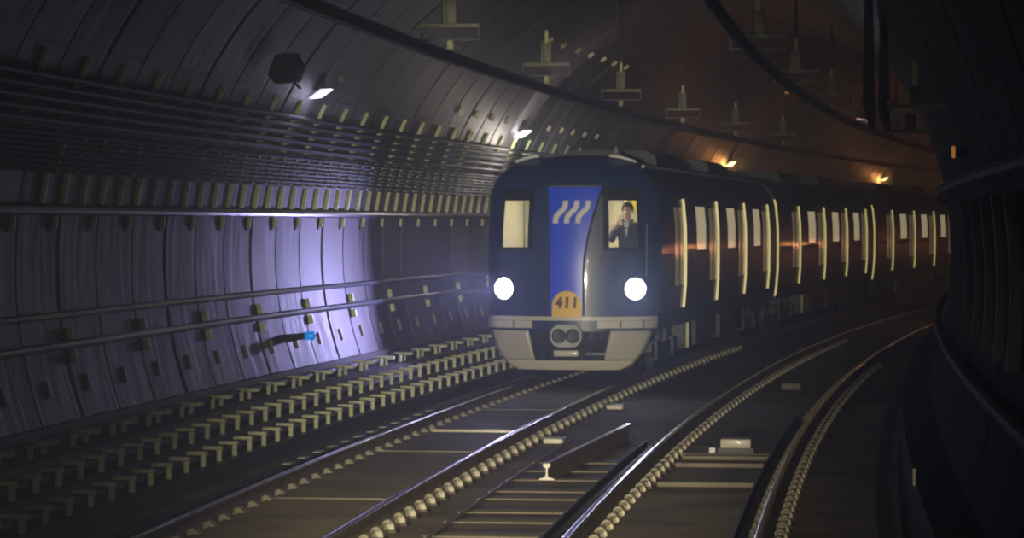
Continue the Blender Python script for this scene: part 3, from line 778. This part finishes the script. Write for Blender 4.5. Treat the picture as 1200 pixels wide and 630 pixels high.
# skirt panels curving in towards the bottom
def skirt_w(z): return .80 + .47 * max(0, min(1, (z-.22)/.58)) ** .5
def sk(x0f, x1f, z0, z1, off, name, m, nx=8):
    f = []
    for j in range(11):
        z = z0 + (z1-z0)*j/10; a, e = x0f(z), x1f(z)
        tuck = .16 * (1 - (z-.19)/.62) ** 2
        f.append([(a+(e-a)*i/nx, dep(a+(e-a)*i/nx, z) - off + tuck, z) for i in range(nx+1)])
    o = MB().grid(f).build(name, m, T); s_ = o.modifiers.new('Solidify', 'SOLIDIFY'); s_.thickness = .025; s_.offset = -1
    return o
sk(lambda z: -skirt_w(z), lambda z: -.60 + .10*(.8-z)/.5, .34, .79, .05, 'skirt_panel', M['creamd'])
sk(lambda z: .66 - .12*(.8-z)/.5, lambda z: skirt_w(z), .34, .79, .05, 'skirt_panel', M['creamd'])
sk(lambda z: -skirt_w(z), lambda z: skirt_w(z), .195, .335, .075, 'lower_lip', M['cream'], 20)
# dark coupler bay
by = MB(); by.box(-.64, .70, .30, .34, .32, .95); by.box(-.66, -.62, .22, .32, .36, .92); by.box(.68, .72, .22, .32, .36, .92)
by.build('coupler_bay', M['black'], T)
cp = MB()
out = []
for q in range(40):
    a = 2*math.pi*q/40; cx = .10 if math.cos(a) > 0 else -.10
    out.append((cx + .14*math.cos(a), .715 + .17*math.sin(a)))
cp.prism(out, 'y', -.10, .02)
cpo = cp.build('coupler_head', M['coupler'], T); cpo['label'] = 'grey coupler face with two round sockets'
for sx in (-.105, .105):
    MB().lathe((sx, -.10, .715), (0, -1, 0), [(.105, -.01), (.11, .012), (.09, .02), (.085, .004), (.05, .0), (.045, .02), (.01, .022)], 24).build('coupler_socket', M['dark'], cpo)
MB().tube([(0, .0, .70), (0, .34, .70)], .10, 14).build('coupler_shank', M['dark'], T)
MB().cbox(-.19, .19, -.09, .05, .405, .50, .02).build('coupler_step', M['cream'], T)
for k, xx in enumerate((.32, .40, .47, .54, .60, -.36, -.46)):
    hs = MB()
    hs.tube([(xx, .22, .92), (xx + .02, .10, .80), (xx - .02, .06, .62), (xx + .05, .14, .48), (xx + .01, .25, .40)], .018 + .004*(k % 2), 8)
    hs.build('brake_hose', M['dark'], T)
MB().cbox(.30, .42, .17, .3, .55, .80, .015).build('valve_box', M['dark'], T)
MB().cbox(.26, .62, .12, .26, .42, .46, .01).build('hose_shelf', M['grey'], T)
# small marker reflector and grab handles on the nose
for x, z, lab in ((.50, 2.3, 0), (1.16, 2.15, 0)):
    h = MB(); yv = lambda zz: dep(x, zz) - .03
    h.tube([(x, dep(x, z+.25), z+.25), (x, yv(z+.22), z+.22), (x, yv(z-.5), z-.5), (x, dep(x, z-.53), z-.53)], .011, 8); h.build('grab_handle', M['grey'], T)
# roof cowl edges, whitened to carry a bright reflected streak, and pantograph
for sg in (-1, 1):
    cw = MB().grid([[(sg*(.55 + .38*k/6), dep(sg*(.55+.38*k/6), 3.28) + .10 + j*.25, 3.405 - .09*(k/6)**1.6 + .012*(1-j)) for k in range(7)] for j in (0, 1)]).build('roof_cowl', M['cowl'], T)
    s_ = cw.modifiers.new('Solidify', 'SOLIDIFY'); s_.thickness = .04; s_.offset = 1
MB().lathe((.58, 1.15, 3.42), (0, 0, 1), [(.09, 0), (.07, .05), (.035, .07), (.03, .14), (.015, .16)], 12).build('roof_horn', M['clip'], T)
pg = MB(); pg.box(-.6, .6, 8.9, 8.96, 3.45, 3.50); pg.box(-.6, .6, 10.2, 10.26, 3.45, 3.50); pg.box(-.6, -.54, 8.9, 10.26, 3.45, 3.50); pg.box(.54, .6, 8.9, 10.26, 3.45, 3.50)
for xx in (-.55, .55):
    for yv in (8.93, 10.23): pg.cyl((xx, yv, 3.42), (0, 0, 1), .05, .12, 10)
po = pg.build('pantograph', M['black'], T)
a_ = MB()
for xx in (-.35, .35): a_.tube([(xx, 10.1, 3.50), (xx*.6, 8.8, 3.78)], .03, 8); a_.tube([(xx*.6, 8.8, 3.78), (xx, 10.0, 4.15)], .02, 8)
a_.build('pantograph_arm', M['dark'], po)
hd = MB()
for yv in (9.85, 10.15): hd.tube([(-.85, yv, 4.02), (-.62, yv, 4.18), (.62, yv, 4.18), (.85, yv, 4.02)], .022, 8)
hd.build('pantograph_head', M['dark'], po)
# cab interior: lining, floor, ceiling lamp, handrails
ci = MB()
W_, Y0, Y1, Z0, Z1 = 1.18, .62, 3.2, 1.0, 2.88
ci.add([(-W_, Y0, Z0), (W_, Y0, Z0), (W_, Y1, Z0), (-W_, Y1, Z0), (-W_, Y0, Z1), (W_, Y0, Z1), (W_, Y1, Z1), (-W_, Y1, Z1)],
       [(0, 1, 2, 3), (4, 7, 6, 5), (3, 2, 6, 7), (0, 3, 7, 4), (1, 5, 6, 2)])
ci.build('cab_lining', M['cabwall'], T)
MB().cbox(-.9, .9, 1.2, 2.6, 2.80, 2.86, .01).build('cab_ceiling_light', M['cablamp'], T)
for xx, yv, m in ((-.62, 2.2, 'cabyellow'), (-.95, 1.7, 'grey'), (.52, 2.4, 'grey'), (.62, 1.9, 'cabyellow')):
    MB().tube([(xx, yv, 1.0), (xx, yv, 2.8)], .018, 8).build('grab_pole', M[m], T)
MB().cbox(.55, 1.1, 2.9, 3.1, 2.62, 2.82, .02).build('cab_sign', M['cabyellow'], T)
MB().cbox(-1.1, -.45, 2.7, 3.15, 1.0, 1.9, .05).build('cab_seat', M['grey'], T)

# ------------------------------------------------------------------ passenger standing at the right-hand front window
def skin_obj(name, verts, edges, m, parent, root=0, lv=2):
    me = bpy.data.meshes.new(name); me.from_pydata([v[0] for v in verts], edges, []); o = bpy.data.objects.new(name, me); COL.objects.link(o)
    md = o.modifiers.new('Skin', 'SKIN'); md.use_smooth_shade = True
    lay = me.skin_vertices[0].data
    for i, (c, r) in enumerate(verts):
        lay[i].radius = r if isinstance(r, tuple) else (r, r); lay[i].use_root = (i == root)
    sb = o.modifiers.new('Subsurf', 'SUBSURF'); sb.levels = lv; sb.render_levels = lv
    me.materials.append(m); o.parent = parent
    return o
cm = Matrix.Translation(car1.location) @ Matrix.Rotation(car1.rotation_euler.z, 4, 'Z')
PX, PY = .76, 1.15
pr = thing('person', 'dark-haired person in a dark jacket standing behind the right front window, one hand raised', 'person', cm @ Vector((PX, PY, 1.0)), car1.rotation_euler.z)
# local: x right in the picture, -y towards the camera, z up from the cab floor
H_ = lambda x, y, z, r: ((x, y, z), r)
bv = [H_(0,0,.90,(.15,.11)), H_(0,0,1.08,(.135,.10)), H_(0,-.01,1.25,(.16,.11)), H_(0,0,1.37,(.13,.085)), H_(0,-.01,1.44,(.055,.055)), H_(.0,-.02,1.50,(.055,.06)), H_(.0,-.03,1.57,(.072,.085)), H_(0,-.02,1.64,(.070,.085)), H_(0,-.01,1.69,(.045,.055)),
      H_(.175,0,1.37,.062), H_(.215,-.01,1.10,.047), H_(.20,-.10,.87,.036), H_(.20,-.13,.80,.038),                      # right arm hanging
      H_(-.175,0,1.36,.062), H_(-.245,-.10,1.13,.047), H_(-.16,-.16,1.38,.036), H_(-.135,-.155,1.44,.036),              # left arm bent up to the face
      H_(.09,0,.85,.095), H_(.10,-.01,.48,.065), H_(.10,.02,.08,.042), H_(.10,-.13,.04,.036),
      H_(-.09,0,.85,.095), H_(-.10,-.01,.48,.065), H_(-.10,.02,.08,.042), H_(-.10,-.13,.04,.036),
      H_(0,-.125,1.575,.016)]
be = [(0,1),(1,2),(2,3),(3,4),(4,5),(5,6),(6,7),(7,8),(3,9),(9,10),(10,11),(11,12),(3,13),(13,14),(14,15),(15,16),(0,17),(17,18),(18,19),(19,20),(0,21),(21,22),(22,23),(23,24),(6,25)]
def fingers(base, dirv, side, curl):
    """four unequal bent fingers and a thumb, each rooted in the palm"""
    i0 = len(bv) ; d = Vector(dirv).normalized(); sd_ = Vector(side).normalized(); cu = Vector(curl).normalized(); bp = Vector(bv[base][0])
    for k, L in enumerate((.070, .080, .075, .058)):
        a = bp + sd_*(.028 - .019*k) + d*.04
        q1 = a + d*L*.5; q2 = q1 + (d*.7 + cu*.7).normalized()*L*.5
        n0 = len(bv); bv.append((tuple(a), .010)); bv.append((tuple(q1), .009)); bv.append((tuple(q2), .008)); be.extend([(base, n0), (n0, n0+1), (n0+1, n0+2)])
    a = bp + sd_*.040; q = a + (d*.6 + sd_*.7).normalized()*.04; q2 = q + (d*.8+cu*.4).normalized()*.03
    n0 = len(bv); bv.append((tuple(a), .011)); bv.append((tuple(q), .010)); bv.append((tuple(q2), .009)); be.extend([(base, n0), (n0, n0+1), (n0+1, n0+2)])
fingers(12, (0, -.25, -1), (-.3, -1, 0), (-.6, .2, -.4)); fingers(16, (.45, 0, 1), (.6, -.6, -.2), (.8, .2, .2))
skin_obj('body', bv, be, M['skin'], pr, 0, 2)
jv = [H_(0,0,.84,(.165,.125)), H_(0,0,1.08,(.155,.12)), H_(0,-.01,1.25,(.18,.13)), H_(0,.01,1.375,(.145,.10)),
      H_(.18,0,1.365,.078), H_(.22,-.01,1.10,.063), H_(.205,-.10,.90,.052),
      H_(-.18,0,1.355,.078), H_(-.25,-.10,1.13,.063), H_(-.175,-.155,1.34,.050)]
skin_obj('jacket', jv, [(0,1),(1,2),(2,3),(3,4),(4,5),(5,6),(3,7),(7,8),(8,9)], M['jacket'], pr, 0, 2)
MB().prism([(-.045, 1.43), (.045, 1.43), (.0, 1.20)], 'y', -.165, -.10).build('shirt_front', M['shirt'], pr)
cl = MB(); cl.tube([(-.075, -.02, 1.45), (-.06, -.10, 1.43), (0, -.155, 1.32)], .022, 8); cl.tube([(.075, -.02, 1.45), (.06, -.10, 1.43), (0, -.155, 1.32)], .022, 8); cl.build('collar', M['jacket'], pr)
skin_obj('trousers', [H_(0,0,.88,(.16,.12)), H_(.09,0,.82,.11), H_(.10,-.01,.48,.08), H_(.10,.02,.10,.062), H_(-.09,0,.82,.11), H_(-.10,-.01,.48,.08), H_(-.10,.02,.10,.062)], [(0,1),(1,2),(2,3),(0,4),(4,5),(5,6)], M['trouser'], pr, 0, 1)
for sx in (-.1, .1): skin_obj('shoe', [H_(sx,.05,.05,.045), H_(sx,-.06,.045,.045), H_(sx,-.17,.035,.036)], [(0,1),(1,2)], M['shoe'], pr, 0, 1)
# hair: a cap over the skull with a fringe
hm = bmesh.new(); bmesh.ops.create_uvsphere(hm, u_segments=20, v_segments=14, radius=1)
for v_ in list(hm.verts):
    if v_.co.z < -.55 or (v_.co.y < -.35 and v_.co.z < .22): hm.verts.remove(v_)
for v_ in hm.verts: v_.co = Vector((v_.co.x*.092, v_.co.y*.112 - .012, v_.co.z*.105 + 1.64)); v_.co += v_.normal*random.uniform(-.004, .006)
ho = MB().bm(hm).build('hair', M['hair'], pr, 60); s_ = ho.modifiers.new('Solidify', 'SOLIDIFY'); s_.thickness = .012
for sx in (-1, 1):
    MB().lathe((sx*.03, -.112, 1.60), (0, -1, 0), [(.012, 0), (.011, .006), (.004, .010)], 10).build('eye', M['eye'], pr)
    MB().tube([(sx*.015, -.118, 1.622), (sx*.045, -.108, 1.622)], .005, 6).build('eyebrow', M['hair'], pr)
    MB().lathe((sx*.076, -.02, 1.585), (sx, -.2, 0), [(.02, 0), (.03, .008), (.022, .016), (.008, .014)], 10).build('ear', M['skin'], pr)
MB().tube([(-.024, -.112, 1.535), (0, -.118, 1.533), (.024, -.112, 1.535)], .006, 6).build('mouth', M['lip'], pr)

# ------------------------------------------------------------------ lights of the place and added fills
def lamp(name, kind, loc, energy, col, size=.1, aim=None, ang=60, blend=1.0):
    l = bpy.data.lights.new(name, kind); l.energy = energy; l.color = col
    l.shadow_soft_size = size
    if kind == 'SPOT': l.spot_size = R(ang); l.spot_blend = blend
    o = bpy.data.objects.new(name, l); COL.objects.link(o); o.location = loc
    if aim is not None: o.rotation_euler = (Vector(aim) - Vector(loc)).to_track_quat('-Z', 'Y').to_euler()
    return o
for sg, col, e in ((-1, (.47, .44, 1.0), 1500), (1, (.58, .66, 1.0), 30)):
    c = cm @ Vector((sg*1.02, dep(1.0, 1.42) - .12, 1.42)); a = pos(43.6, -4.6, 1.5) if sg < 0 else cm @ Vector((-.6, -20, .9))
    lamp('headlight_beam', 'SPOT', c, e, col, .10, a, 90 if sg < 0 else 160, 1.0)
    if sg < 0: lamp('headlight_spill', 'SPOT', c, 12, col, .10, cm @ Vector((-1.2, -20, .6)), 160, 1.0)
    lamp('headlight_main_beam', 'SPOT', c, 150 if sg < 0 else 110, col, .12, cm @ Vector((sg*.9 + 2.2, -25, .9)), 30, 1.0)
# unseen spots added behind the camera to light everything that faces it
lamp('behind_camera_spot', 'SPOT', pos(-7, 1.0, 1.9), 60000, (1.0, .95, .76), .35, pos(46, -1.8, 1.7), 11.5, 1.0)
lamp('behind_camera_floor_fill', 'SPOT', pos(-4, 2.3, 4.8), 10000, (1.0, .86, .60), .4, pos(26.5, .7, -.2), 16.5, 1.0)  # unseen fill added for the near floor
lamp('cab_lamp', 'POINT', cm @ Vector((.2, .85, 2.65)), 34, (1.0, .93, .74), .3)
lamp('overhead_floor_fill', 'SPOT', pos(9.5, .6, 5.6), 5600, (1.0, .84, .58), .3, pos(27, -.1, -.2), 20, 1.0)  # unseen overhead fill added to brighten the near track bed
def wl(s, z, off, e, col):
    d, zz = on_wall(z, off); return lamp('wall_lamp_light', 'POINT', pos(s, d, zz), e, col, .12)
wl(38.7, 4.05, .22, 6, (.7, .72, 1.0))
wl(54.7, 3.88, .52, 65, (1.0, .90, .82))
wl(82.9, 4.02, .18, 70, (1.0, .42, .12))
wl(111, 4.0, .18, 70, (1.0, .40, .12))
wl(130, 4.0, .22, 40, (1.0, .40, .12))
# sodium lamps on the right lining beyond the bend
for s in (79, 106):
    d, zz = on_wall(1.75, .25, 1); t = thing('wall_lamp', 'sodium lamp on the right wall beyond the bend, beside the %s car' % {79: 'second', 106: 'third'}[s], 'lamp', pos(s, d, zz), -th(s))
    MB().cbox(-.05, .16, -.12, .12, .02, .12, .015).build('housing', M['dark'], t); MB().cbox(-.06, .08, -.10, .10, -.03, .02, .012).build('diffuser', M['lampo'], t)
    lamp('sodium_light', 'POINT', pos(s, d - .14, zz - .05), 40 if s > 90 else 22, (1.0, .36, .14), .08)

# faint haze in the tunnel air
w = bpy.data.worlds.new('tunnel air'); SC.world = w; w.use_nodes = True; nt = w.node_tree
nt.nodes['Background'].inputs[0].default_value = (.0, .0, .0, 1); nt.nodes['Background'].inputs[1].default_value = 0
vs_ = nt.nodes.new('ShaderNodeVolumeScatter'); vs_.inputs['Density'].default_value = .008; vs_.inputs['Anisotropy'].default_value = .78; vs_.inputs['Color'].default_value = (.8, .88, 1, 1)
nt.links.new(vs_.outputs[0], nt.nodes['World Output'].inputs['Volume'])

# ------------------------------------------------------------------ camera
cd = bpy.data.cameras.new('camera'); cam = bpy.data.objects.new('camera', cd); COL.objects.link(cam)
cam.location = (0, 0, EYE); cam.rotation_euler = (R(90), 0, 0); cd.sensor_width = 36; cd.lens = F / 1200 * 36
cd.shift_y = -(315 - HOR) / 1200; cd.clip_start = .1; cd.clip_end = 400
SC.camera = cam
SC.cycles.filter_width = 2.2
vsx = SC.view_settings; vsx.view_transform = 'Standard'; vsx.look = 'None'; vsx.gamma = 1; vsx.exposure = 0; vsx.use_curve_mapping = False
SC.display_settings.display_device = 'sRGB'
